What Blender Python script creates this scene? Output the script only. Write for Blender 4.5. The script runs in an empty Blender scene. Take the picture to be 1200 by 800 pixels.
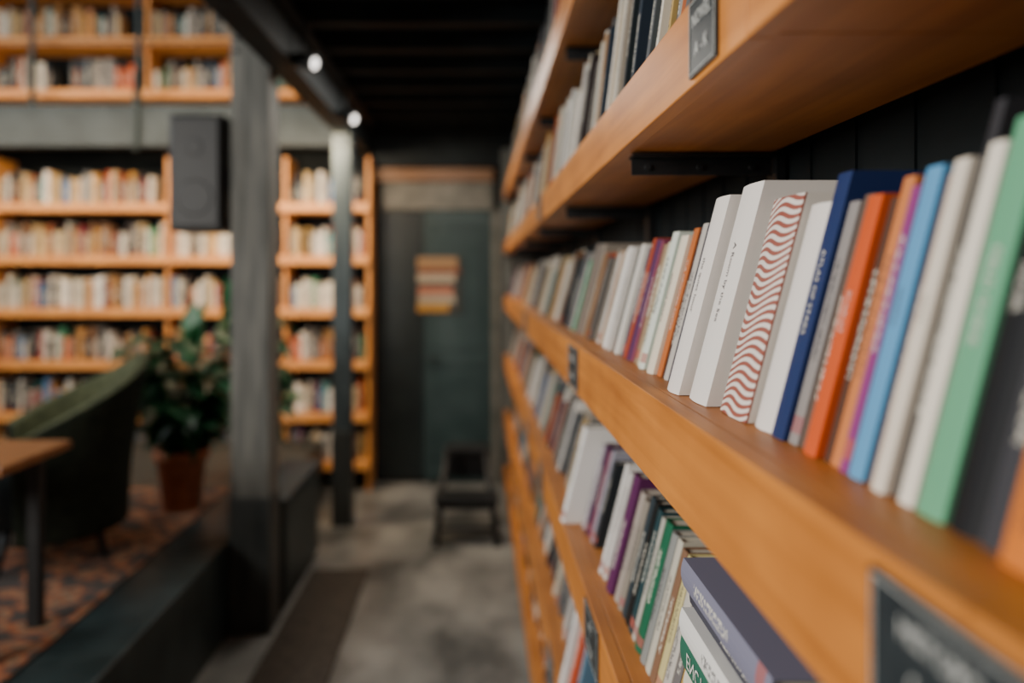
import bpy, bmesh, math, random
from mathutils import Vector, Matrix
R = random.Random(7)
D = bpy.data
COL = bpy.context.scene.collection
CAMZ = 1.72

# ------------------------------------------------------------------ materials
def new_mat(name):
    m = D.materials.new(name); m.use_nodes = True
    nt = m.node_tree; nt.nodes.clear()
    out = nt.nodes.new('ShaderNodeOutputMaterial')
    b = nt.nodes.new('ShaderNodeBsdfPrincipled')
    nt.links.new(b.outputs[0], out.inputs[0])
    return m, nt, b

def N(nt, t, **kw):
    n = nt.nodes.new(t)
    for k, v in kw.items():
        setattr(n, k, v)
    return n

def mth(nt, op, a, b=None, c=None):
    n = nt.nodes.new('ShaderNodeMath'); n.operation = op
    for i, v in enumerate((a, b, c)):
        if v is None: continue
        if isinstance(v, (int, float)): n.inputs[i].default_value = v
        else: nt.links.new(v, n.inputs[i])
    return n.outputs[0]

def mixc(nt, f, a, b):
    n = nt.nodes.new('ShaderNodeMix'); n.data_type = 'RGBA'
    for idx, v in ((0, f), (6, a), (7, b)):
        if isinstance(v, (int, float)): n.inputs[idx].default_value = v
        elif isinstance(v, tuple): n.inputs[idx].default_value = (*v[:3], 1)
        else: nt.links.new(v, n.inputs[idx])
    return n.outputs[2]

def noisy(name, c1, c2, scale=(5, 5, 5), nscale=1.0, rough=0.6, bump=0.1, detail=6, metallic=0.0, lo=0.35, hi=0.65, spec=0.5):
    m, nt, b = new_mat(name)
    tc = N(nt, 'ShaderNodeTexCoord'); mp = N(nt, 'ShaderNodeMapping')
    mp.inputs['Scale'].default_value = scale
    nt.links.new(tc.outputs['Object'], mp.inputs[0])
    no = N(nt, 'ShaderNodeTexNoise'); no.inputs['Scale'].default_value = nscale; no.inputs['Detail'].default_value = detail
    nt.links.new(mp.outputs[0], no.inputs['Vector'])
    cr = N(nt, 'ShaderNodeValToRGB')
    cr.color_ramp.elements[0].position = lo; cr.color_ramp.elements[0].color = (*c1, 1)
    cr.color_ramp.elements[1].position = hi; cr.color_ramp.elements[1].color = (*c2, 1)
    nt.links.new(no.outputs[0], cr.inputs[0]); nt.links.new(cr.outputs[0], b.inputs['Base Color'])
    b.inputs['Roughness'].default_value = rough; b.inputs['Metallic'].default_value = metallic
    b.inputs['Specular IOR Level'].default_value = spec
    if bump:
        bp = N(nt, 'ShaderNodeBump'); bp.inputs['Strength'].default_value = bump; bp.inputs['Distance'].default_value = 0.01
        nt.links.new(no.outputs[0], bp.inputs['Height']); nt.links.new(bp.outputs[0], b.inputs['Normal'])
    return m

def wood(name, c1, c2, axis, rough=0.45):
    s = [38, 38, 38]; s[axis] = 1.6
    m, nt, b = new_mat(name)
    tc = N(nt, 'ShaderNodeTexCoord'); mp = N(nt, 'ShaderNodeMapping'); mp.inputs['Scale'].default_value = s
    nt.links.new(tc.outputs['Object'], mp.inputs[0])
    no = N(nt, 'ShaderNodeTexNoise'); no.inputs['Scale'].default_value = 1; no.inputs['Detail'].default_value = 8; no.inputs['Distortion'].default_value = 0.6
    nt.links.new(mp.outputs[0], no.inputs['Vector'])
    n2 = N(nt, 'ShaderNodeTexNoise'); n2.inputs['Scale'].default_value = 5; n2.inputs['Detail'].default_value = 3
    nt.links.new(tc.outputs['Object'], n2.inputs['Vector'])
    cr = N(nt, 'ShaderNodeValToRGB')
    cr.color_ramp.elements[0].position = 0.3; cr.color_ramp.elements[0].color = (*c1, 1)
    cr.color_ramp.elements[1].position = 0.7; cr.color_ramp.elements[1].color = (*c2, 1)
    f = mth(nt, 'ADD', mth(nt, 'MULTIPLY', no.outputs[0], 0.6), mth(nt, 'MULTIPLY', n2.outputs[0], 0.4))
    nt.links.new(f, cr.inputs[0]); nt.links.new(cr.outputs[0], b.inputs['Base Color'])
    b.inputs['Roughness'].default_value = rough
    bp = N(nt, 'ShaderNodeBump'); bp.inputs['Strength'].default_value = 0.12; bp.inputs['Distance'].default_value = 0.003
    nt.links.new(no.outputs[0], bp.inputs['Height']); nt.links.new(bp.outputs[0], b.inputs['Normal'])
    return m

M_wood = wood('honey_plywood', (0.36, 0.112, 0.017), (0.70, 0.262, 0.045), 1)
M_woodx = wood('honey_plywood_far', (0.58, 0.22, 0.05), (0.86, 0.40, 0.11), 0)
M_table = wood('table_wood', (0.16, 0.06, 0.02), (0.33, 0.13, 0.04), 0, 0.35)
M_steel = noisy('blackened_steel', (0.005, 0.006, 0.007), (0.012, 0.014, 0.016), (9, 9, 9), 2, 0.5, 0.05)
M_darkwall = noisy('dark_panel', (0.003, 0.006, 0.007), (0.008, 0.012, 0.014), (3, 3, 3), 2, 0.8, 0.1, spec=0.25)
M_ceil = noisy('dark_ceiling', (0.006, 0.010, 0.012), (0.013, 0.020, 0.023), (3, 3, 3), 2, 0.7, 0.1, spec=0.3)
M_beam = noisy('slate_beam', (0.018, 0.032, 0.040), (0.034, 0.052, 0.063), (3, 3, 3), 2, 0.6, 0.1)
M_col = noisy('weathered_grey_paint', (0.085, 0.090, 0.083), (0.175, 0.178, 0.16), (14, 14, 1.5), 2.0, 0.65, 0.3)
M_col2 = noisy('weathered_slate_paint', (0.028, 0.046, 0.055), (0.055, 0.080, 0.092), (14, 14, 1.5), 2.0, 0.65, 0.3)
M_plat = noisy('platform_paint', (0.009, 0.019, 0.021), (0.022, 0.038, 0.041), (3, 3, 3), 2, 0.42, 0.1)
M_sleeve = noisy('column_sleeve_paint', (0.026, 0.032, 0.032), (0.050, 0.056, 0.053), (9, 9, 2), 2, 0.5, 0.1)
M_floor = noisy('polished_concrete', (0.085, 0.088, 0.083), (0.30, 0.298, 0.275), (1.6, 1.0, 1), 1.6, 0.34, 0.06, 9, lo=0.36, hi=0.64)
M_door = noisy('door_paint', (0.018, 0.040, 0.042), (0.030, 0.055, 0.057), (3, 3, 3), 2, 0.5, 0.05)
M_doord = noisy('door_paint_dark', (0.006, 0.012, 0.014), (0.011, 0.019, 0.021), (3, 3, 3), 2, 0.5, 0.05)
M_trim = wood('lintel_wood', (0.16, 0.07, 0.025), (0.30, 0.15, 0.06), 0)
M_greytrim = noisy('grey_trim', (0.11, 0.11, 0.09), (0.18, 0.17, 0.145), (4, 4, 4), 2, 0.6, 0.05)
M_pages = noisy('page_block', (0.50, 0.45, 0.35), (0.70, 0.65, 0.54), (3, 260, 3), 2, 0.8, 0.1)
M_green = noisy('olive_velvet', (0.007, 0.011, 0.007), (0.015, 0.020, 0.012), (12, 12, 12), 2, 0.9, 0.1, spec=0.2)
M_greenlit = noisy('olive_velvet_lit', (0.05, 0.060, 0.026), (0.09, 0.10, 0.045), (12, 12, 12), 2, 0.9, 0.1)  # same olive, lightened: paints the light on the shell's inner and top faces
M_darkfab = noisy('dark_fabric', (0.006, 0.009, 0.009), (0.014, 0.018, 0.017), (30, 30, 30), 2, 0.9, 0.1, spec=0.2)
M_terra = noisy('terracotta', (0.38, 0.13, 0.06), (0.55, 0.21, 0.10), (8, 8, 8), 2, 0.8, 0.1)
M_potgrey = noisy('grey_pot_glaze', (0.10, 0.10, 0.09), (0.2, 0.19, 0.17), (8, 8, 8), 2, 0.5, 0.1)
M_soil = noisy('soil', (0.01, 0.007, 0.005), (0.03, 0.02, 0.012), (30, 30, 30), 2, 0.95, 0.5)
M_leaf = noisy('leaf_green', (0.006, 0.040, 0.018), (0.022, 0.115, 0.040), (4, 4, 4), 2, 0.4, 0.05)
M_leafy = noisy('young_leaf_green', (0.015, 0.12, 0.04), (0.035, 0.20, 0.07), (4, 4, 4), 2, 0.4, 0.05)
M_stem = noisy('stem_green', (0.02, 0.05, 0.015), (0.05, 0.09, 0.03), (8, 8, 8), 2, 0.5, 0.0)
M_black = noisy('black_plastic', (0.005, 0.006, 0.007), (0.009, 0.011, 0.012), (9, 9, 9), 3, 0.5, 0.02)
M_mat = noisy('doormat_fibre', (0.03, 0.024, 0.018), (0.075, 0.06, 0.046), (25, 25, 25), 2, 0.95, 0.4)
M_label = noisy('slate_label', (0.016, 0.022, 0.026), (0.026, 0.034, 0.038), (40, 40, 40), 2, 0.4, 0.0)
M_chalk = noisy('label_print', (0.50, 0.52, 0.50), (0.66, 0.67, 0.64), (40, 40, 40), 2, 0.7, 0.0)

def emis(name, c, s):
    m, nt, b = new_mat(name)
    b.inputs['Base Color'].default_value = (*c, 1)
    b.inputs['Emission Color'].default_value = (*c, 1); b.inputs['Emission Strength'].default_value = s
    return m
M_bulb = emis('spot_bulb', (1.0, 0.95, 0.88), 3.2)

def make_book_mat():
    m, nt, b = new_mat('book_cover')
    at = N(nt, 'ShaderNodeAttribute'); at.attribute_name = 'Col'
    uv = N(nt, 'ShaderNodeUVMap'); uv.uv_map = 'UVMap'
    sp = N(nt, 'ShaderNodeSeparateXYZ'); nt.links.new(uv.outputs[0], sp.inputs[0])
    seed = mth(nt, 'FLOOR', sp.outputs[0]); u = mth(nt, 'SUBTRACT', sp.outputs[0], seed); v = sp.outputs[1]
    wn = N(nt, 'ShaderNodeTexWhiteNoise'); wn.noise_dimensions = '1D'; nt.links.new(seed, wn.inputs['W'])
    rnd = wn.outputs['Value']
    cb = N(nt, 'ShaderNodeCombineXYZ')
    nt.links.new(mth(nt, 'MULTIPLY', u, 5.0), cb.inputs[0]); nt.links.new(mth(nt, 'ADD', mth(nt, 'MULTIPLY', v, 60.0), mth(nt, 'MULTIPLY', rnd, 77.0)), cb.inputs[1])
    nt.links.new(seed, cb.inputs[2])
    no = N(nt, 'ShaderNodeTexNoise'); no.inputs['Scale'].default_value = 1; no.inputs['Detail'].default_value = 1
    nt.links.new(cb.outputs[0], no.inputs['Vector'])
    ink = mth(nt, 'GREATER_THAN', no.outputs[0], 0.5)
    ua = mth(nt, 'LESS_THAN', mth(nt, 'ABSOLUTE', mth(nt, 'SUBTRACT', u, 0.5)), 0.20)
    lo = mth(nt, 'ADD', mth(nt, 'MULTIPLY', rnd, 0.3), 0.15)
    va = mth(nt, 'MULTIPLY', mth(nt, 'GREATER_THAN', v, lo), mth(nt, 'LESS_THAN', v, mth(nt, 'ADD', lo, 0.42)))
    on = mth(nt, 'GREATER_THAN', seed, 0.5)
    mask = mth(nt, 'MULTIPLY', mth(nt, 'MULTIPLY', ink, ua), mth(nt, 'MULTIPLY', va, on))
    band = mth(nt, 'MULTIPLY', mth(nt, 'LESS_THAN', mth(nt, 'ABSOLUTE', mth(nt, 'SUBTRACT', v, 0.08)), 0.035), mth(nt, 'MULTIPLY', on, mth(nt, 'GREATER_THAN', rnd, 0.62)))
    bw = N(nt, 'ShaderNodeRGBToBW'); nt.links.new(at.outputs['Color'], bw.inputs[0])
    light = mth(nt, 'GREATER_THAN', bw.outputs[0], 0.22)
    inkc = mixc(nt, light, (0.75, 0.72, 0.62), (0.04, 0.04, 0.05))
    c = mixc(nt, mth(nt, 'MULTIPLY', mask, 0.75), at.outputs['Color'], inkc)
    bandc = mixc(nt, wn.outputs['Value'], (0.05, 0.12, 0.25), (0.5, 0.1, 0.04))
    c = mixc(nt, mth(nt, 'MULTIPLY', band, 0.7), c, bandc)
    nt.links.new(c, b.inputs['Base Color'])
    b.inputs['Roughness'].default_value = 0.6; b.inputs['Specular IOR Level'].default_value = 0.25
    return m
M_book = make_book_mat()

def make_wave_mat():
    m, nt, b = new_mat('wavy_line_cover')
    uv = N(nt, 'ShaderNodeUVMap'); uv.uv_map = 'UVMap'
    sp = N(nt, 'ShaderNodeSeparateXYZ'); nt.links.new(uv.outputs[0], sp.inputs[0])
    u = mth(nt, 'FRACT', sp.outputs[0])
    wig = mth(nt, 'MULTIPLY', mth(nt, 'SINE', mth(nt, 'ADD', mth(nt, 'MULTIPLY', u, 6.0), mth(nt, 'MULTIPLY', sp.outputs[1], 8.0))), 0.020)
    ph = mth(nt, 'MULTIPLY', mth(nt, 'ADD', mth(nt, 'ADD', sp.outputs[1], wig), mth(nt, 'MULTIPLY', u, 0.035)), 165.0)
    s = mth(nt, 'GREATER_THAN', mth(nt, 'SINE', ph), 0.0)
    c = mixc(nt, s, (0.78, 0.72, 0.66), (0.30, 0.085, 0.06))
    nt.links.new(c, b.inputs['Base Color']); b.inputs['Roughness'].default_value = 0.5
    return m
M_wave = make_wave_mat()

def make_rug_mat():
    m, nt, b = new_mat('kilim_rug')
    tc = N(nt, 'ShaderNodeTexCoord')
    vo = N(nt, 'ShaderNodeTexVoronoi'); vo.inputs['Scale'].default_value = 7; vo.distance = 'MANHATTAN'
    nt.links.new(tc.outputs['Object'], vo.inputs['Vector'])
    no = N(nt, 'ShaderNodeTexNoise'); no.inputs['Scale'].default_value = 11; no.inputs['Detail'].default_value = 6
    nt.links.new(tc.outputs['Object'], no.inputs['Vector'])
    cr = N(nt, 'ShaderNodeValToRGB'); e = cr.color_ramp.elements
    e[0].position = 0.40; e[0].color = (0.020, 0.024, 0.026, 1)
    e[1].position = 0.86; e[1].color = (0.05, 0.04, 0.035, 1)
    for p, c in ((0.50, (0.045, 0.03, 0.022)), (0.57, (0.26, 0.085, 0.03)), (0.62, (0.10, 0.05, 0.03)), (0.68, (0.22, 0.16, 0.10)), (0.74, (0.32, 0.095, 0.03))):
        a = e.new(p); a.color = (*c, 1)
    f = mth(nt, 'ADD', mth(nt, 'MULTIPLY', vo.outputs['Distance'], 0.5), mth(nt, 'MULTIPLY', no.outputs[0], 0.72))
    nt.links.new(f, cr.inputs[0]); nt.links.new(cr.outputs[0], b.inputs['Base Color'])
    b.inputs['Roughness'].default_value = 0.95
    return m
M_rug = make_rug_mat()

# ------------------------------------------------------------------ mesh builder
class MB:
    def __init__(s): s.v = []; s.f = []; s.mi = []; s.col = []; s.uv = []; s.smooth = []
    def face(s, idx, mi=0, col=(1, 1, 1), uv=None, sm=False):
        s.f.append(idx); s.mi.append(mi); s.col.append(col); s.uv.append(uv or [(-5.0, -5.0)] * len(idx)); s.smooth.append(sm)
    def box(s, lo, hi, mi=0, col=(1, 1, 1)):
        s.fbox(Vector((0, 0, 0)), Vector((1, 0, 0)), Vector((0, 1, 0)), Vector((0, 0, 1)), (lo[0], hi[0]), (lo[1], hi[1]), (lo[2], hi[2]), mi, col)
    def fbox(s, O, U, V, W, ur, vr, wr, mi=0, col=(1, 1, 1), spine=None, spmi=None):
        b = len(s.v)
        for w in wr:
            for v in vr:
                for u in ur:
                    s.v.append(tuple(O + U * u + V * v + W * w))
        q = [(0, 2, 6, 4), (1, 5, 7, 3), (0, 4, 5, 1), (2, 3, 7, 6), (0, 1, 3, 2), (4, 6, 7, 5)]
        for k, f in enumerate(q):
            uv = None; m2 = mi
            if k == 0 and spine is not None:
                uv = [(spine + 0.01, 0), (spine + 0.99, 0), (spine + 0.99, 1), (spine + 0.01, 1)]
            if k in (0, 2) and spmi is not None:
                m2 = spmi
            s.face([b + i for i in f], m2, col, uv)
    def ring_tube(s, pts, rads, n=8, mi=0, col=(1, 1, 1), caps=True):
        base = len(s.v); P = [Vector(p) for p in pts]
        for i, p in enumerate(P):
            t = (P[min(i + 1, len(P) - 1)] - P[max(i - 1, 0)]).normalized()
            a = t.cross(Vector((0, 0, 1)));
            if a.length < 0.05: a = t.cross(Vector((1, 0, 0)))
            a.normalize(); b = t.cross(a)
            for k in range(n):
                an = 2 * math.pi * k / n
                s.v.append(tuple(p + (a * math.cos(an) + b * math.sin(an)) * rads[i]))
        for i in range(len(P) - 1):
            for k in range(n):
                s.face([base + i * n + k, base + i * n + (k + 1) % n, base + (i + 1) * n + (k + 1) % n, base + (i + 1) * n + k], mi, col, sm=True)
        if caps:
            s.face([base + k for k in range(n)], mi, col); s.face([base + (len(P) - 1) * n + k for k in range(n)], mi, col)
    def lathe(s, c, prof, n=28, mi=0):
        base = len(s.v)
        for r, z in prof:
            for k in range(n):
                a = 2 * math.pi * k / n
                s.v.append((c[0] + r * math.cos(a), c[1] + r * math.sin(a), c[2] + z))
        for i in range(len(prof) - 1):
            for k in range(n):
                s.face([base + i * n + k, base + i * n + (k + 1) % n, base + (i + 1) * n + (k + 1) % n, base + (i + 1) * n + k], mi, sm=True)
        s.face([base + k for k in range(n)], mi); s.face([base + (len(prof) - 1) * n + k for k in range(n)], mi)
    def obj(s, name, mats, parent=None, bevel=0, recalc=True, mods=None):
        me = D.meshes.new(name); me.from_pydata(s.v, [], s.f)
        for m in mats: me.materials.append(m)
        me.polygons.foreach_set('material_index', s.mi)
        me.polygons.foreach_set('use_smooth', s.smooth)
        us = []; cs = []
        for p, c, uv in zip(s.f, s.col, s.uv):
            for k in range(len(p)):
                us += [uv[k][0], uv[k][1]]; cs += [c[0], c[1], c[2], 1.0]
        me.uv_layers.new(name='UVMap')
        me.uv_layers['UVMap'].data.foreach_set('uv', us)
        me.color_attributes.new('Col', 'FLOAT_COLOR', 'CORNER')
        me.color_attributes['Col'].data.foreach_set('color', cs)
        me.update()
        if recalc:
            bm = bmesh.new(); bm.from_mesh(me); bmesh.ops.recalc_face_normals(bm, faces=bm.faces); bm.to_mesh(me); bm.free()
        o = D.objects.new(name, me); COL.objects.link(o)
        if parent: o.parent = parent
        if bevel:
            b = o.modifiers.new('bevel', 'BEVEL'); b.width = bevel; b.segments = 2; b.limit_method = 'ANGLE'; b.harden_normals = False
        return o

def empty(name, loc=(0, 0, 0)):
    e = D.objects.new(name, None); e.location = (0, 0, 0); COL.objects.link(e); e.empty_display_size = 0.1; return e

def simple_box(name, lo, hi, mat, parent=None, bevel=0.0):
    mb = MB(); mb.box(lo, hi); return mb.obj(name, [mat], parent, bevel)

_tc = {}
def text_geo(txt):
    if txt in _tc: return _tc[txt]
    cu = D.curves.new('t', 'FONT'); cu.body = txt; cu.size = 1.0; cu.align_x = 'CENTER'; cu.align_y = 'CENTER'; cu.resolution_u = 2
    o = D.objects.new('t', cu); COL.objects.link(o)
    bpy.context.view_layer.update()
    me = D.meshes.new_from_object(o.evaluated_get(bpy.context.evaluated_depsgraph_get()))
    vs = [v.co.copy() for v in me.vertices]; fs = [list(p.vertices) for p in me.polygons]
    D.objects.remove(o); D.curves.remove(cu); D.meshes.remove(me)
    _tc[txt] = (vs, fs); return _tc[txt]

def put_text(mb, txt, O, AX, AY, size, mi, col, maxw=None):
    vs, fs = text_geo(txt)
    if not vs: return
    w = max(v.x for v in vs) - min(v.x for v in vs)
    sx = size
    if maxw and w * size > maxw: sx = maxw / w
    b = len(mb.v)
    for v in vs: mb.v.append(tuple(O + AX * (v.x * sx) + AY * (v.y * size)))
    for f in fs: mb.face([b + i for i in f], mi, col)

# ------------------------------------------------------------------ books
SEED = [1]
def book(mb, O, U, V, W, d, t, h, col, hero=False, plain=False, mat=0, title=None, tcol=(0.05, 0.05, 0.06), tsize=None):
    SEED[0] += 1; sd = SEED[0] % 400 + 1
    if plain or title: sd = None
    if not hero:
        mb.fbox(O, U, V, W, (0, d), (0, t), (0, h * 0.985), mat, col, spine=sd)
        mb.fbox(O, U, V, W, (0.006, d - 0.003), (t * 0.12, t * 0.88), (h * 0.985, h * 0.987), 1)
        return
    c = min(0.0022, t * 0.16)
    bul = 0.0035 if t > 0.028 else 0.001
    n = 5; base = len(mb.v); prof = [(c, 0.0)] + [(-bul * math.sin(math.pi * i / n) , t * i / n) for i in range(n + 1)] + [(c, t)]
    for w in (0, h):
        for (u, v) in prof: mb.v.append(tuple(O + U * u + V * v + W * w))
    k = len(prof)
    for i in range(k):
        j = (i + 1) % k; uv = None; m2 = mat
        if 1 <= i <= n:
            s0 = (sd if sd is not None else -3)
            a0 = s0 + 0.01 + 0.98 * (i - 1) / n; a1 = s0 + 0.01 + 0.98 * i / n
            uv = [(a0, 0), (a1, 0), (a1, 1), (a0, 1)]
        mb.face([base + i, base + j, base + k + j, base + k + i], m2, col, uv)
    mb.face([base + i for i in range(k)], mat, col); mb.face([base + k + i for i in range(k)], mat, col)
    cov = 0 if mat != 0 else mat
    ccol = (0.8, 0.76, 0.70) if mat != 0 else col
    mb.fbox(O, U, V, W, (c, d), (0, c), (0, h), cov, ccol)
    mb.fbox(O, U, V, W, (c, d), (t - c, t), (0, h), cov, ccol)
    mb.fbox(O, U, V, W, (c, d - 0.004), (c, t - c), (0.003, h - 0.003), 1)
    if title:
        ts = tsize or t * 0.5
        put_text(mb, title, O + U * (-bul - 0.0006) + V * (t * 0.5) + W * (h * 0.55), -W.normalized(), -V, ts, 0, tcol, maxw=h * 0.7)

WHITE = [(0.74, 0.71, 0.64), (0.68, 0.64, 0.56), (0.80, 0.77, 0.72), (0.60, 0.56, 0.48), (0.70, 0.65, 0.53)]
GREY = [(0.28, 0.26, 0.24), (0.18, 0.17, 0.16), (0.40, 0.36, 0.32), (0.11, 0.12, 0.13), (0.31, 0.27, 0.22)]
DARK = [(0.015, 0.02, 0.024), (0.02, 0.032, 0.05), (0.03, 0.02, 0.02), (0.035, 0.04, 0.045)]
ACC = [(0.55, 0.10, 0.02), (0.06, 0.18, 0.40), (0.12, 0.02, 0.09), (0.05, 0.24, 0.13), (0.5, 0.24, 0.07), (0.26, 0.03, 0.03), (0.50, 0.34, 0.12), (0.04, 0.22, 0.24), (0.55, 0.26, 0.15)]
WARM = [(0.55, 0.40, 0.20), (0.36, 0.19, 0.07), (0.62, 0.48, 0.28), (0.16, 0.08, 0.04), (0.60, 0.31, 0.06), (0.38, 0.10, 0.03)]
def pick(r, wts=(5, 3, 2, 2)):
    g = r.choices([WHITE, GREY, DARK, ACC, WARM][:len(wts)], wts)[0]; c = r.choice(g); k = r.uniform(0.75, 1.1)
    return tuple(min(0.85, x * k) for x in c)

UX = Vector((1, 0, 0)); VY = Vector((0, 1, 0)); UZ = Vector((0, 0, 1))
def shelf_run(mb, z, yfar, ynear, r, hmin=0.17, hmax=0.24, tilt=0.25, wts=(5, 3, 2, 2), x0=0.262, hero_y=0, tmin=0.018, tmax=0.045):
    y = yfar; lean = r.uniform(0, 0.1); cnt = r.randint(4, 9)
    while True:
        cnt -= 1
        if cnt <= 0:
            nl = r.choice([0.0, 0.04, 0.1, 0.18]); 
            if nl < lean: y -= (lean - nl) * hmax
            elif r.random() < 0.25: y -= 0.02
            lean = nl; cnt = r.randint(4, 10)
        t = r.uniform(tmin, tmax)
        if y - t < ynear + lean * hmax: break
        h = r.uniform(hmin, hmax); d = r.uniform(0.105, 0.125)
        O = Vector((x0 + r.uniform(-0.014, 0.012), y - t, z + 0.0004))
        book(mb, O, UX, VY, Vector((tilt, -lean, 1.0)), d, t - 0.0012, h, pick(r, wts), hero=(y < hero_y))
        y -= t

Z1 = CAMZ - 0.143
SH = [
    (CAMZ - 0.248, Z1),
    (CAMZ + 0.187, CAMZ + 0.273),
    (CAMZ + 0.61, CAMZ + 0.70),
    (CAMZ - 0.715, CAMZ - 0.61),
    (CAMZ - 1.165, CAMZ - 1.06),
    (CAMZ - 1.61, CAMZ - 1.505),
]
YE = 6.15
# ------------------------------------------------------------------ right-hand bookshelf
shelf = empty('wooden_bookshelf')
for i, (zb, zt) in enumerate(SH):
    mb = MB()
    segs = [-0.9, 0.331, 2.1, 3.9, YE] if i == 0 else [-0.9, 0.6, 2.4, 4.2, YE]
    for a, b in zip(segs[:-1], segs[1:]):
        mb.box((0.21, a + 0.0008, zb), (0.232, b - 0.0008, zt))
        mb.box((0.2325, a + 0.0008, zb + 0.004), (0.450, b - 0.0008, zt - 0.0005))
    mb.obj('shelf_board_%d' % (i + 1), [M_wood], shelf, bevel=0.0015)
mb = MB()
for y in (-0.45, 0.40, 1.18, 2.05, 2.95, 3.85, 4.75, 5.65):
    mb.box((0.4515, y - 0.02, 0.0), (0.465, y + 0.02, 2.75))
    for (zb, zt) in SH:
        mb.box((0.236, y - 0.002, zb - 0.030), (0.45, y + 0.002, zb - 0.0005))
        mb.box((0.236, y - 0.018, zb - 0.0045), (0.45, y + 0.018, zb - 0.0005))
        for bx in (0.26, 0.34, 0.42):
            mb.ring_tube([(bx, y - 0.006, zb - 0.018), (bx, y + 0.006, zb - 0.018)], [0.005, 0.005], 8)
mb.obj('steel_brackets', [M_steel], shelf)
simple_box('plinth', (0.24, -0.9, 0.0), (0.45, YE, 0.11), M_steel, shelf)
simple_box('end_post', (0.19, YE + 0.002, 0.0), (0.45, YE + 0.06, 2.75), M_col, shelf, 0.003)

def shelf_label(y, i, wid, words):
    zb, zt = SH[i]; h = (zt - zb) * 0.86; zc = (zb + zt) / 2
    mb = MB(); x = 0.2065
    mb.box((x, y - wid / 2, zc - h / 2), (0.2095, y + wid / 2, zc + h / 2), 0)
    e = 0.003; g = 0.0009; xx = (x - 0.0007, x)
    a0, a1, b0, b1 = y - wid / 2 + e, y + wid / 2 - e, zc - h / 2 + e, zc + h / 2 - e
    mb.box((xx[0], a0, b0), (xx[1], a1, b0 + g), 1); mb.box((xx[0], a0, b1 - g), (xx[1], a1, b1), 1)
    mb.box((xx[0], a0, b0), (xx[1], a0 + g, b1), 1); mb.box((xx[0], a1 - g, b0), (xx[1], a1, b1), 1)
    n = len(words)
    for k, wd in enumerate(words):
        zz = zc + h * (0.5 - (k + 0.8) / (n + 0.6)) 
        put_text(mb, wd, Vector((x - 0.0008, y, zz)), Vector((0, -1, 0)), UZ, h * 0.50 / n, 1, (1, 1, 1), maxw=wid * 0.8)
    mb.obj('shelf_label_%d_%d' % (i, int(y * 100)), [M_label, M_chalk], shelf)
shelf_label(0.345, 0, 0.12, ['HISTORY', 'Society', 'Travel'])
shelf_label(1.68, 0, 0.15, ['POETRY', 'Essays'])
shelf_label(3.4, 0, 0.15, ['PROSE', 'Essays'])
shelf_label(0.71, 1, 0.085, ['NOVEL', 'A - K'])
shelf_label(2.6, 1, 0.15, ['NOVEL', 'L - Z'])
shelf_label(1.41, 3, 0.16, ['ART', 'Design'])
shelf_label(2.55, 3, 0.15, ['MUSIC', 'Film'])
shelf_label(3.3, 3, 0.15, ['THEATRE'])
shelf_label(2.2, 4, 0.15, ['COMICS'])

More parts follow.
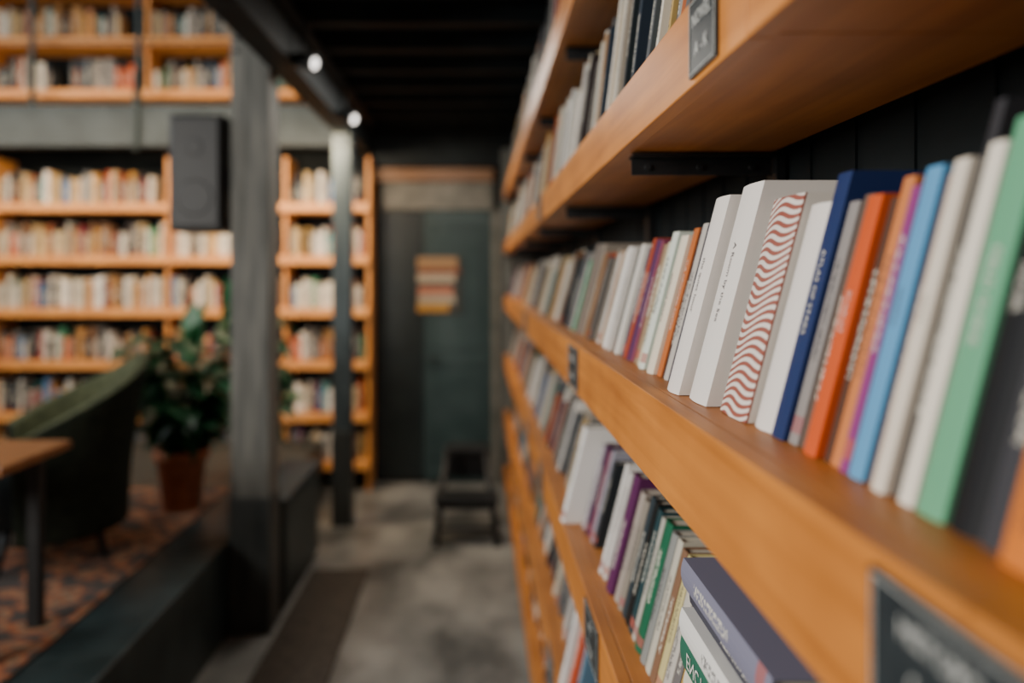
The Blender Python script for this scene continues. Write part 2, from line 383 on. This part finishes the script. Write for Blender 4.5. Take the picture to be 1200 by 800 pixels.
# ---- main row of books
mb = MB(); T = 0.26
hero = [
 (0.262, 1.690, 1.668, 0.195, (0.70, 0.68, 0.64), None), (0.262, 1.666, 1.640, 0.20, (0.42, 0.26, 0.16), None), (0.264, 1.638, 1.610, 0.20, (0.60, 0.56, 0.48), None),
 (0.266, 1.607, 1.580, 0.19, (0.12, 0.115, 0.12), None), (0.258, 1.577, 1.545, 0.205, (0.76, 0.74, 0.70), None), (0.264, 1.543, 1.530, 0.200, (0.06, 0.06, 0.08), None),
 (0.258, 1.527, 1.495, 0.20, (0.50, 0.47, 0.43), None), (0.266, 1.492, 1.455, 0.19, (0.15, 0.18, 0.19), None),
 (0.258, 1.452, 1.425, 0.205, (0.74, 0.72, 0.66), None), (0.264, 1.423, 1.408, 0.20, (0.40, 0.38, 0.36), None), (0.262, 1.405, 1.378, 0.195, (0.08, 0.06, 0.09), None),
 (0.260, 1.375, 1.350, 0.212, (0.36, 0.06, 0.025), None), (0.262, 1.348, 1.318, 0.208, (0.09, 0.025, 0.09), 'NIGHT TRAIN'), (0.262, 1.316, 1.300, 0.206, (0.25, 0.06, 0.10), None),
 (0.264, 1.297, 1.262, 0.198, (0.30, 0.20, 0.12), None), (0.262, 1.259, 1.228, 0.20, (0.62, 0.58, 0.42), None),
 (0.257, 1.225, 1.190, 0.214, (0.66, 0.72, 0.64), None), (0.264, 1.187, 1.172, 0.205, (0.02, 0.15, 0.09), None),
 (0.257, 1.169, 1.128, 0.205, (0.76, 0.68, 0.54), 'selected letters'), (0.262, 1.125, 1.100, 0.214, (0.50, 0.14, 0.035), 'THE ORCHARD KEEPER'), (0.264, 1.098, 1.086, 0.214, (0.04, 0.02, 0.02), None),
 (0.262, 1.083, 1.060, 0.218, (0.50, 0.47, 0.43), None), (0.262, 1.057, 1.034, 0.216, (0.015, 0.025, 0.06), 'HARBOUR'), (0.264, 1.031, 0.990, 0.216, (0.015, 0.015, 0.02), 'BLACK WATER'),
 (0.243, 0.985, 0.930, 0.243, (0.80, 0.76, 0.72), 'the quiet hour'), (0.252, 0.915, 0.848, 0.250, (0.80, 0.77, 0.73), 'A Room by the Sea'),
 (0.262, 0.830, 0.752, 0.226, (0.78, 0.72, 0.66), 'WAVE'), (0.268, 0.742, 0.700, 0.212, (0.78, 0.74, 0.70), None),
 (0.266, 0.696, 0.670, 0.236, (0.012, 0.028, 0.11), 'ATLAS OF STARS'), (0.270, 0.668, 0.650, 0.208, (0.27, 0.25, 0.24), None),
 (0.272, 0.648, 0.631, 0.212, (0.15, 0.095, 0.07), None), (0.266, 0.628, 0.606, 0.209, (0.62, 0.09, 0.015), 'SCARLET'),
 (0.272, 0.604, 0.590, 0.205, (0.09, 0.04, 0.025), None), (0.270, 0.588, 0.572, 0.219, (0.60, 0.20, 0.06), None),
 (0.268, 0.570, 0.558, 0.210, (0.25, 0.04, 0.19), None),
 (0.268, 0.556, 0.536, 0.222, (0.10, 0.32, 0.58), 'coastline'), (0.272, 0.534, 0.522, 0.214, (0.24, 0.13, 0.10), None),
 (0.266, 0.520, 0.504, 0.222, (0.72, 0.65, 0.55), 'memoir'), (0.272, 0.502, 0.492, 0.258, (0.03, 0.03, 0.035), None), (0.268, 0.490, 0.474, 0.228, (0.78, 0.73, 0.63), None),
 (0.268, 0.470, 0.443, 0.240, (0.12, 0.37, 0.21), 'FIELD GUIDE'), (0.270, 0.441, 0.412, 0.250, (0.005, 0.006, 0.008), 'NOIR'),
 (0.268, 0.410, 0.388, 0.180, (0.04, 0.042, 0.05), None), (0.262, 0.386, 0.362, 0.09, (0.60, 0.17, 0.02), None),
 (0.262, 0.359, 0.330, 0.2, (0.05, 0.05, 0.06), None), (0.262, 0.328, 0.29, 0.2, (0.5, 0.48, 0.44), None),
]
for (xf, yf, yn, h, col, title) in hero:
    wave = title == 'WAVE'
    lum = sum(col) / 3
    book(mb, Vector((xf, yn, Z1 + 0.0004)), UX, VY, Vector((T, 0.0, 1)), 0.125, yf - yn, h, col, hero=True,
         mat=2 if wave else 0, title=None if wave else title, tcol=(0.12, 0.11, 0.12) if lum > 0.25 else (0.72, 0.70, 0.62),
         tsize=min(0.012, (yf - yn) * 0.40), plain=wave or (title is None and lum > 0.7))
shelf_run(mb, Z1, YE - 0.1, 1.70, random.Random(3), 0.17, 0.23, 0.25, (4, 3, 2, 2, 2), hero_y=2.6, tmin=0.014, tmax=0.036)
mb.obj('row_of_books', [M_book, M_pages, M_wave])

mb = MB(); shelf_run(mb, SH[1][1], YE - 0.1, -0.6, random.Random(11), 0.19, 0.28, 0.12, (4, 3, 2, 2, 2), x0=0.246, hero_y=2.5, tmin=0.012, tmax=0.028)
mb.obj('row_of_books', [M_book, M_pages])
mb = MB(); shelf_run(mb, SH[2][1], YE - 0.1, -0.6, random.Random(12), 0.22, 0.30, 0.05, (1, 3, 6, 2), x0=0.246)
mb.obj('row_of_books', [M_book, M_pages])

mb = MB(); z3 = SH[3][1] + 0.0004
shelf_run(mb, z3, YE - 0.1, 2.02, random.Random(5), 0.17, 0.24, 0.25, (3, 3, 3, 3), tmin=0.014, tmax=0.036)
low = [ (0.212, 1.955, 1.905, 0.235, (0.80, 0.79, 0.76)), (0.258, 1.89, 1.86, 0.20, (0.40, 0.37, 0.40)), (0.26, 1.856, 1.82, 0.21, (0.07, 0.02, 0.065)),
 (0.262, 1.816, 1.79, 0.20, (0.28, 0.10, 0.14)), (0.262, 1.786, 1.76, 0.21, (0.32, 0.32, 0.38)), (0.264, 1.757, 1.73, 0.19, (0.02, 0.025, 0.03)),
 (0.252, 1.60, 1.575, 0.225, (0.76, 0.74, 0.71)), (0.256, 1.572, 1.545, 0.215, (0.66, 0.63, 0.60)), (0.262, 1.542, 1.53, 0.21, (0.18, 0.18, 0.18)),
 (0.255, 1.525, 1.475, 0.225, (0.10, 0.018, 0.085)), (0.262, 1.472, 1.435, 0.205, (0.36, 0.31, 0.27)), (0.262, 1.432, 1.40, 0.20, (0.26, 0.23, 0.19)),
 (0.262, 1.397, 1.37, 0.215, (0.03, 0.045, 0.055)), (0.262, 1.367, 1.34, 0.215, (0.008, 0.01, 0.01)), (0.262, 1.337, 1.31, 0.21, (0.015, 0.05, 0.06)),
 (0.262, 1.307, 1.285, 0.205, (0.45, 0.44, 0.38)), (0.262, 1.282, 1.24, 0.21, (0.01, 0.12, 0.06)), (0.262, 1.237, 1.205, 0.205, (0.24, 0.25, 0.24)),
 (0.262, 1.202, 1.175, 0.205, (0.55, 0.52, 0.43)), (0.262, 1.172, 1.145, 0.2, (0.22, 0.12, 0.07)), (0.262, 1.142, 1.115, 0.2, (0.60, 0.52, 0.24)), (0.262, 1.112, 1.08, 0.2, (0.52, 0.49, 0.44)),
 (0.262, 1.077, 1.05, 0.2, (0.16, 0.15, 0.15)), (0.262, 1.047, 1.02, 0.21, (0.58, 0.36, 0.09)), (0.262, 1.017, 0.985, 0.2, (0.72, 0.70, 0.66))]
for (xf, yf, yn, h, col) in low:
    book(mb, Vector((xf, yn, z3)), UX, VY, Vector((0.25, 0.0 if yf > 1.7 else -0.02, 1)), 0.12, yf - yn - 0.001, h, col, hero=True)
mb.obj('row_of_books', [M_book, M_pages])
mb = MB(); z = z3
stack = [(0.034, 0.30, (0.10, 0.14, 0.06), None), (0.030, 0.28, (0.55, 0.50, 0.20), None), (0.034, 0.30, (0.35, 0.33, 0.24), None), (0.034, 0.29, (0.68, 0.64, 0.52), 'GARDENS'),
         (0.044, 0.30, (0.03, 0.14, 0.09), 'ENCYCLOPAEDIA'), (0.034, 0.28, (0.78, 0.77, 0.74), None), (0.024, 0.285, (0.05, 0.05, 0.07), None), (0.034, 0.28, (0.20, 0.20, 0.28), None)]
for i, (t, L, col, title) in enumerate(stack):
    y0 = 0.655 + R.uniform(-0.012, 0.01)
    book(mb, Vector((0.252 + R.uniform(-0.008, 0.010), y0, z)), UX, UZ, VY, 0.17, t, L, col, hero=True, title=title, tcol=(0.75, 0.75, 0.7) if i == 4 else (0.03, 0.16, 0.10), tsize=t * 0.6)
    z += t + 0.0006
z = z3
for i in range(6):
    t = R.uniform(0.022, 0.034); col = pick(R, (4, 2, 1, 2))
    book(mb, Vector((0.25 + R.uniform(-0.008, 0.01), 0.32 + R.uniform(-.01, .01), z)), UX, UZ, VY, 0.16, t, R.uniform(0.26, 0.30), col, hero=True)
    z += t + 0.0006
mb.obj('stack_of_books', [M_book, M_pages])
mb = MB(); shelf_run(mb, SH[4][1], YE - 0.1, 2.06, random.Random(21), 0.17, 0.26, 0.22, (2, 3, 5, 3))
for (xf, yf, h, t, col) in [(0.215, 2.02, 0.23, 0.04, (0.78, 0.77, 0.74)), (0.225, 1.95, 0.25, 0.035, (0.62, 0.10, 0.04)), (0.235, 1.90, 0.24, 0.03, (0.1, 0.2, 0.3))]:
    book(mb, Vector((xf, yf - t, SH[4][1] + 0.0004)), UX, VY, Vector((0.22, 0, 1)), 0.14, t, h, col, hero=True)
shelf_run(mb, SH[4][1], 1.86, -0.3, random.Random(22), 0.17, 0.26, 0.22, (3, 3, 3, 3))
mb.obj('row_of_books', [M_book, M_pages])
mb = MB(); shelf_run(mb, SH[5][1], YE - 0.1, -0.3, random.Random(23), 0.17, 0.26, 0.22, (2, 3, 5, 2))
mb.obj('row_of_books', [M_book, M_pages])

# ------------------------------------------------------------------ room shell
simple_box('floor', (-5.4, -2.0, -0.1), (0.62, 6.7, 0.0), M_floor)
mb = MB(); mb.box((0.475, -2.0, 0.0), (0.60, 6.5, 5.0))
y = -1.9
while y < 6.3:
    mb.box((0.4715, y, 0.0), (0.4748, y + 0.11, 2.9)); y += 0.13
mb.obj('wall_right', [M_darkwall])
simple_box('wall_back', (-5.4, 6.5, 0.0), (0.60, 6.62, 5.0), M_darkwall)
simple_box('wall_left', (-5.4, 0.6, 0.0), (-5.28, 6.5, 5.0), M_darkwall)
mb = MB(); mb.box((-1.0, -1.2, 3.02), (0.465, 6.49, 3.12))
y = -1.0
while y < 6.4:
    mb.box((-0.865, y, 2.92), (0.465, y + 0.07, 3.0199)); y += 0.42
mb.obj('ceiling', [M_ceil])
simple_box('trim_aisle_beam', (-1.0, -1.2, 2.72), (-0.87, 6.28, 3.019), M_ceil, bevel=0.006)
simple_box('trim_header', (-0.865, 6.30, 2.63), (0.46, 6.49, 2.919), M_ceil)

def column(name, x0, x1, y0, y1, mat, zt):
    e = empty(name)
    simple_box('post', (x0, y0, 0.0), (x1, y1, zt), mat, e, 0.006)
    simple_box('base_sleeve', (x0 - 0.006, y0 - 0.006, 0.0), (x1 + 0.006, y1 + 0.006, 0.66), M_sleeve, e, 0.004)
    mb = MB()
    for s in (x0 + 0.03, x1 - 0.03):
        for z in (zt - 0.09, zt - 0.03):
            mb.ring_tube([(s, y0 - 0.008, z), (s, y0 + 0.01, z)], [0.012, 0.012], 8)
    mb.obj('bolts', [M_steel], e)
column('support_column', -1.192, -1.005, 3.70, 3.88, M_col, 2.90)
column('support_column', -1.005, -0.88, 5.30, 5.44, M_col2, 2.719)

mb = MB(); mb.box((-5.2, 5.95, 2.74), (-1.01, 6.10, 3.02)); mb.box((-5.2, 5.95, 3.02), (-1.01, 6.49, 3.06))
mb.obj('trim_mezzanine_beam', [M_beam], bevel=0.004)
rail = MB()
for x in (-4.3, -3.47, -2.64, -1.8):
    rail.ring_tube([(x, 5.98, 3.0605), (x, 5.98, 4.3)], [0.022, 0.022], 10)
for z in (3.55, 4.25):
    rail.ring_tube([(-5.2, 5.98, z), (-1.25, 5.98, z)], [0.008, 0.008], 8)
rail.ring_tube([(-2.64, 5.925, 2.70), (-2.64, 5.925, 3.3)], [0.02, 0.02], 10)
rail.obj('mezzanine_railing', [M_col2])

def far_case(x0, x1, shelves, top, rr, wts, div):
    e = empty('tall_bookcase')
    mb = MB()
    for z in shelves: mb.box((x0, 6.13, z - 0.07), (x1, 6.48, z))
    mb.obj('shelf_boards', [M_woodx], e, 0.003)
    mb = MB()
    for x in div: mb.box((x - 0.014, 6.18, shelves[0] - 0.07 if shelves[0] > 3 else 0.0), (x + 0.014, 6.475, top))
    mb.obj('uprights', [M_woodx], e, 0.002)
    mb = MB()
    for zi, z in enumerate(shelves):
        x = x0 + 0.02; base_w = wts(z); ww = base_w; left = rr.randint(4, 12)
        while x < x1 - 0.06:
            left -= 1
            if left <= 0:
                k = rr.randint(0, 4); ww = list(base_w); ww[k] = ww[k] * 2 + 3; left = rr.randint(4, 12)
            t = rr.uniform(0.012, 0.05)
            if any(abs(x + t / 2 - dv) < 0.045 for dv in div): x += 0.01; continue
            if rr.random() < 0.02: x += rr.uniform(0.04, 0.15); continue
            h = rr.uniform(0.16, 0.27)
            book(mb, Vector((x, 6.17 + rr.uniform(0, 0.03), z + 0.0005)), Vector((0, 1, 0)), Vector((1, 0, 0)), UZ, rr.uniform(0.13, 0.18), t - 0.001, h, pick(rr, ww))
            x += t
    mb.obj('books', [M_book, M_pages], e)
    return e
def roww(z):
    if z > 2.2: return [2, 3, 4, 2, 6]
    if z > 1.8: return [5, 1, 1, 2, 7]
    if z > 1.3: return [8, 2, 2, 2, 2]
    if z > 0.9: return [4, 2, 4, 4, 2]
    return [3, 2, 5, 5, 1]
far_case(-5.0, -0.865, [0.25, 0.635, 1.055, 1.475, 1.895, 2.315], 2.69, random.Random(31), roww, [-4.98, -3.9, -2.50, -1.55, -0.882])
far_case(-5.0, -1.25, [3.225, 3.645, 4.065, 4.485], 4.7, random.Random(32), lambda z: [2, 3, 4, 5, 4], [-4.98, -3.9, -2.66, -1.27])

# ------------------------------------------------------------------ door wall
e = empty('door_1')
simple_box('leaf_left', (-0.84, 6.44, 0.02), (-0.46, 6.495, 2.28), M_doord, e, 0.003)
simple_box('leaf_right', (-0.452, 6.42, 0.02), (0.11, 6.475, 2.28), M_door, e, 0.003)
mb = MB()
for (a, b, z0, z1) in ((-0.38, 0.04, 0.2, 1.0), (-0.38, 0.04, 1.12, 2.15)):
    for q in ((a, b, z0, z0 + .02), (a, b, z1 - .02, z1), (a, a + .02, z0, z1), (b - .02, b, z0, z1)):
        mb.box((q[0], 6.412, q[2]), (q[1], 6.42, q[3]))
mb.obj('panel_moulding', [M_door], e)
mb = MB(); mb.ring_tube([(-0.41, 6.42, 1.05), (-0.41, 6.36, 1.05), (-0.33, 6.36, 1.05)], [0.011] * 3, 8); mb.obj('handle', [M_steel], e)
simple_box('trim_1', (-0.86, 6.36, 2.52), (0.13, 6.49, 2.625), M_trim, bevel=0.004)
simple_box('trim_2', (-0.80, 6.40, 2.285), (0.13, 6.49, 2.515), M_greytrim, bevel=0.004)
simple_box('trim_3', (0.115, 6.40, 0.0), (0.18, 6.49, 2.28), M_greytrim, bevel=0.004)
pm = [((0.30, 0.18, 0.09), .0, .20, 0, .02), ((0.18, 0.055, 0.03), .20, .30, .01, 0), ((0.40, 0.33, 0.24), .30, .44, 0, .04), ((0.04, 0.05, 0.05), .44, .52, 0, 0), ((0.38, 0.15, 0.09), .52, .68, .01, .06), ((0.33, 0.29, 0.22), .68, .82, .01, .04), ((0.38, 0.19, 0.03), .82, .97, .0, .09)]
mb = MB(); px0, px1, pz0, pz1 = -0.51, -0.145, 1.42, 1.89
mb.box((px0, 6.4, pz0), (px1, 6.4195, pz1), 0, (0.05, 0.05, 0.045))
for c, a, b, l_, r_ in pm:
    mb.box((px0 + 0.004 + l_, 6.3985, pz1 - (pz1 - pz0) * b), (px1 - 0.004 - r_, 6.3999, pz1 - (pz1 - pz0) * a), 0, c)
mb.obj('wall_poster', [M_book])

# ------------------------------------------------------------------ platform, rug, mat, cabinet
simple_box('floor_platform', (-5.27, 0.4, 0.0), (-1.20, 6.0, 0.45), M_plat, bevel=0.01)
simple_box('patterned_rug', (-4.2, 1.2, 0.4505), (-1.48, 4.6, 0.460), M_rug, bevel=0.003)
simple_box('doormat', (-0.97, 2.5, 0.0005), (-0.64, 4.5, 0.012), M_mat, bevel=0.003)
e = empty('low_cabinet')
simple_box('carcass', (-1.19, 3.92, 0.03), (-0.99, 4.75, 0.56), M_plat, e, 0.004)
simple_box('top', (-1.195, 3.91, 0.56), (-0.975, 4.77, 0.59), M_beam, e, 0.004)
simple_box('toe_kick', (-1.18, 3.94, 0.0), (-1.01, 4.73, 0.03), M_steel, e)
simple_box('door_panel', (-0.992, 3.95, 0.07), (-0.984, 4.72, 0.53), M_plat, e, 0.002)

# ------------------------------------------------------------------ speaker
e = empty('wall_speaker')
sx0, sx1, sz0, sz1 = -1.475, -1.215, 1.94, 2.50
simple_box('cabinet', (sx0, 3.66, sz0), (sx1, 3.92, sz1), M_black, e, 0.012)
simple_box('grille', (sx0 + 0.015, 3.645, sz0 + 0.02), (sx1 - 0.015, 3.66, sz1 - 0.02), M_black, e, 0.006)
mb = MB(); mb.ring_tube([(-1.345, 3.6445, 2.10), (-1.345, 3.6425, 2.10)], [0.085, 0.08], 24); mb.ring_tube([(-1.345, 3.6445, 2.34), (-1.345, 3.6425, 2.34)], [0.04, 0.036], 20)
mb.obj('drivers', [M_black], e)
simple_box('bracket', (sx1 - 0.001, 3.76, 2.15), (-1.193, 3.82, 2.25), M_steel, e)

# ------------------------------------------------------------------ track spots
def spot(x, y, z, aim):
    e = empty('track_spotlight'); a = Vector(aim).normalized(); p = Vector((x, y, z))
    mb = MB()
    mb.ring_tube([(x, y, z), (x, y, 2.889)], [0.008, 0.008], 8)
    mb.ring_tube([p - a * 0.07, p - a * 0.06, p + a * 0.06, p + a * 0.075], [0.02, 0.034, 0.040, 0.042], 18)
    mb.obj('housing', [M_black], e)
    mb = MB(); mb.ring_tube([p + a * 0.0755, p + a * 0.079], [0.027, 0.023], 18); mb.obj('lamp', [M_bulb], e)
simple_box('trim_light_track', (-0.85, 1.0, 2.89), (-0.81, 6.0, 2.9195), M_steel)
for (y, z, aim) in ((3.62, 2.74, (0.85, -0.35, -0.25)), (4.78, 2.72, (0.85, -0.40, -0.30)), (2.4, 2.78, (0.5, -0.6, -0.5))):
    spot(-0.83, y, z, aim)

# ------------------------------------------------------------------ step stool
e = empty('step_stool')
cx, cy = -0.075, 5.05
simple_box('top_step', (cx - 0.14, cy + 0.10, 0.54), (cx + 0.14, cy + 0.30, 0.57), M_black, e, 0.006)
simple_box('lower_step', (cx - 0.21, cy - 0.12, 0.27), (cx + 0.21, cy + 0.09, 0.30), M_black, e, 0.006)
mb = MB()
for s in (-1, 1):
    mb.ring_tube([(cx + s * 0.13, cy + 0.12, 0.54), (cx + s * 0.20, cy - 0.14, 0.0)], [0.022, 0.022], 8)
    mb.ring_tube([(cx + s * 0.13, cy + 0.28, 0.54), (cx + s * 0.20, cy + 0.36, 0.0)], [0.022, 0.022], 8)
    mb.ring_tube([(cx + s * 0.19, cy - 0.11, 0.26), (cx + s * 0.165, cy + 0.32, 0.26)], [0.014, 0.014], 8)
mb.ring_tube([(cx - 0.185, cy + 0.345, 0.13), (cx + 0.185, cy + 0.345, 0.13)], [0.014, 0.014], 8)
mb.box((cx - 0.14, cy + 0.285, 0.33), (cx + 0.14, cy + 0.30, 0.54))
mb.box((cx - 0.18, cy + 0.075, 0.17), (cx + 0.18, cy + 0.09, 0.27))
mb.ring_tube([(cx - 0.19, cy - 0.105, 0.10), (cx + 0.19, cy - 0.105, 0.10)], [0.014, 0.014], 8)
mb.obj('legs', [M_black], e)

# ------------------------------------------------------------------ armchairs
def armchair(x, y, rot, mat_shell, mat_in, mat_seat, z0=0.4605, H=0.90):
    e = empty('armchair'); e.location = (x, y, z0); e.rotation_euler = (0, 0, rot)
    mb = MB(); n = 30; rings = 9
    def P(th, k, inner):
        a = abs(th) / math.radians(118)
        top = H - (H - 0.56) * min(1.0, a ** 1.15)
        w = k / rings; z = 0.13 + (top - 0.13) * w
        lean = 0.10 * w * w * (1 - a * 0.5)
        rx = 0.33 + lean - (0.07 if inner else 0); ry = 0.34 + lean * 0.4 - (0.07 if inner else 0)
        return (-math.cos(th) * rx, math.sin(th) * ry, z)
    idx = {}
    for side in (0, 1):
        for i in range(n + 1):
            th = math.radians(-118 + 236 * i / n)
            for k in range(rings + 1):
                idx[(side, i, k)] = len(mb.v); mb.v.append(P(th, k, side == 1))
    for i in range(n):
        for k in range(rings):
            for s in (0, 1): mb.face([idx[(s, i, k)], idx[(s, i + 1, k)], idx[(s, i + 1, k + 1)], idx[(s, i, k + 1)]], s, sm=True)
        mb.face([idx[(0, i, rings)], idx[(0, i + 1, rings)], idx[(1, i + 1, rings)], idx[(1, i, rings)]], 1, sm=True)
        mb.face([idx[(0, i, 0)], idx[(0, i + 1, 0)], idx[(1, i + 1, 0)], idx[(1, i, 0)]], 0)
    for i in (0, n):
        for k in range(rings): mb.face([idx[(0, i, k)], idx[(0, i, k + 1)], idx[(1, i, k + 1)], idx[(1, i, k)]], 0)
    mb.obj('shell', [mat_shell, mat_in], e, 0.015)
    mb = MB(); prof = [(0.20, 0.16), (0.258, 0.18), (0.262, 0.32), (0.258, 0.40), (0.23, 0.44), (0.12, 0.455), (0.01, 0.457)]
    mb.lathe((0.02, 0, 0), prof, 28); mb.obj('seat_cushion', [mat_seat], e)
    mb = MB()
    for sx in (-1, 1):
        for sy in (-1, 1):
            mb.ring_tube([(sx * 0.17, sy * 0.17, 0.18), (sx * 0.21, sy * 0.21, 0.004)], [0.022, 0.014], 10)
    mb.obj('legs', [M_black], e)
armchair(-1.96, 3.52, math.radians(212), M_green, M_greenlit, M_darkfab)
armchair(-2.85, 3.95, math.radians(15), M_darkfab, M_darkfab, M_darkfab, H=0.68)

# ------------------------------------------------------------------ table
e = empty('wooden_table')
simple_box('tabletop', (-2.60, 2.42, 1.09), (-1.50, 2.84, 1.12), M_table, e, 0.004)
mb = MB()
for (x, y) in ((-1.60, 2.50), (-1.60, 2.78), (-2.45, 2.50), (-2.45, 2.78)):
    mb.box((x - 0.022, y - 0.022, 0.4605), (x + 0.022, y + 0.022, 1.09))
mb.box((-2.45, 2.50, 1.02), (-1.60, 2.52, 1.089)); mb.box((-2.45, 2.76, 1.02), (-1.60, 2.78, 1.089))
mb.obj('frame', [M_black], e, 0.002)

# ------------------------------------------------------------------ plants
def leaf(mb, p, d, L, Wd, droop, rr, mi=0):
    d = Vector(d).normalized(); side = d.cross(UZ)
    if side.length < .1: side = Vector((1, 0, 0))
    side.normalize(); up = side.cross(d)
    side = (side + up * rr.uniform(-.5, .5)).normalized()
    prof = [0.0, 0.75, 1.0, 0.95, 0.78, 0.5, 0.2, 0.0]; n = len(prof) - 1; base = len(mb.v)
    for i, w in enumerate(prof):
        s = i / n; c = Vector(p) + d * (L * s) + Vector((0, 0, -droop * L * s * s))
        hw = max(w, 0.01) * Wd * 0.5
        up2 = up * 0.18 * hw
        mb.v.append(tuple(c - side * hw + up2)); mb.v.append(tuple(c - up * 0.0)); mb.v.append(tuple(c + side * hw + up2))
    for i in range(n):
        b = base + i * 3
        mb.face([b, b + 1, b + 4, b + 3], mi, sm=True); mb.face([b + 1, b + 2, b + 5, b + 4], mi, sm=True)

def plant(name, c, z0, pr, ph, pmat, height, nst, L, seed, spread, young):
    rr = random.Random(seed); e = empty(name)
    mb = MB(); mb.lathe((c[0], c[1], z0), [(pr * 0.68, 0.0), (pr * 0.92, ph * 0.82), (pr * 1.05, ph * 0.83), (pr * 1.05, ph), (pr * 0.92, ph), (pr * 0.88, ph * 0.9)], 28)
    mb.obj('pot', [pmat], e)
    mb = MB(); mb.lathe((c[0], c[1], z0), [(pr * 0.87, ph * 0.86), (pr * 0.87, ph * 0.9), (pr * 0.3, ph * 0.93)], 20); mb.obj('soil', [M_soil], e)
    st = MB(); lf = MB()
    for i in range(nst):
        a = rr.uniform(0, 2 * math.pi); out = spread * rr.uniform(0.2, 1); hh = height * rr.uniform(0.22, 1)
        p0 = Vector((c[0] + math.cos(a) * pr * 0.3, c[1] + math.sin(a) * pr * 0.3, z0 + ph * 0.9))
        p3 = p0 + Vector((math.cos(a) * out, math.sin(a) * out, hh))
        p1 = p0.lerp(p3, 0.35) + Vector((0, 0, hh * 0.12)); p2 = p0.lerp(p3, 0.7) + Vector((0, 0, hh * 0.1))
        st.ring_tube([p0, p1, p2, p3], [0.008, 0.006, 0.005, 0.003], 6)
        for q, k in ((p3, 1.0), (p2, 0.85), (p1, 0.7), (p3, 0.8)):
            aa = a + rr.uniform(-1.3, 1.3); el = rr.uniform(-0.4, 0.6)
            ll = L * k * rr.uniform(0.7, 1.1)
            leaf(lf, q, (math.cos(aa), math.sin(aa), el), ll, ll * 0.62, rr.uniform(0.2, 0.7), rr)
    tp = Vector((c[0] + young[0], c[1] + young[1], z0 + ph * 0.9))
    for k in range(9):
        q = tp + Vector((rr.uniform(-.03, .03), rr.uniform(-.03, .03), young[2] * rr.uniform(0.8, 1.05)))
        st.ring_tube([tp, q], [0.006, 0.004], 6)
        leaf(lf, q, (rr.uniform(-.4, .4), rr.uniform(-.4, .4), 1.0), L, L * 0.5, 0.05, rr, 1)
    st.obj('stems', [M_stem], e); lf.obj('leaves', [M_leaf, M_leafy], e, recalc=False)
plant('potted_plant', (-1.62, 4.20), 0.4605, 0.14, 0.33, M_terra, 0.66, 64, 0.23, 4, 0.22, (0.06, 0.0, 0.62))
plant('potted_plant', (-1.42, 4.80), 0.4505, 0.12, 0.28, M_potgrey, 0.80, 34, 0.22, 9, 0.18, (-0.10, 0.0, 0.80))

# ------------------------------------------------------------------ lights
def area(name, loc, target, sx, sy, power, col):
    l = D.lights.new(name, 'AREA'); l.shape = 'RECTANGLE'; l.size = sx; l.size_y = sy; l.energy = power; l.color = col
    o = D.objects.new(name, l); COL.objects.link(o); o.location = loc
    o.rotation_euler = (Vector(target) - Vector(loc)).to_track_quat('-Z', 'Y').to_euler(); return o
area('window_daylight', (-3.3, -0.35, 2.5), (0.3, 0.9, 1.5), 1.8, 1.3, 185, (1.0, 0.94, 0.86))
area('side_daylight', (-4.9, 3.0, 3.6), (0.2, 3.4, 1.2), 2.5, 1.6, 85, (0.92, 0.96, 1.0))
area('bookcase_lamp', (-3.2, 5.0, 2.95), (-3.2, 6.4, 1.5), 3.2, 0.12, 54, (1.0, 0.75, 0.48))
area('bookcase_lamp', (-1.35, 5.1, 2.66), (-1.35, 6.4, 1.3), 0.8, 0.1, 34, (1.0, 0.73, 0.46))
area('mezzanine_lamp', (-3.2, 4.6, 4.9), (-3.2, 6.4, 3.7), 3.0, 0.3, 20, (1.0, 0.80, 0.58))
area('aisle_lamp', (-0.3, 4.6, 2.9), (-0.3, 4.6, 0.0), 0.5, 1.6, 26, (1.0, 0.95, 0.86))

w = D.worlds.new('world'); bpy.context.scene.world = w; w.use_nodes = True
bg = w.node_tree.nodes['Background']; bg.inputs[0].default_value = (0.28, 0.42, 0.50, 1); bg.inputs[1].default_value = 0.10

# ------------------------------------------------------------------ camera
cam = D.cameras.new('camera'); co = D.objects.new('camera', cam); COL.objects.link(co)
co.location = (0, 0, CAMZ); co.rotation_euler = (math.radians(90), 0, 0)
cam.sensor_width = 36; cam.lens = 27; cam.shift_x = 40 / 1200; cam.shift_y = -75 / 1200
cam.clip_start = 0.03; cam.clip_end = 60
cam.dof.use_dof = True; cam.dof.focus_distance = 0.92; cam.dof.aperture_fstop = 1.6; cam.dof.aperture_blades = 0
bpy.context.scene.camera = co
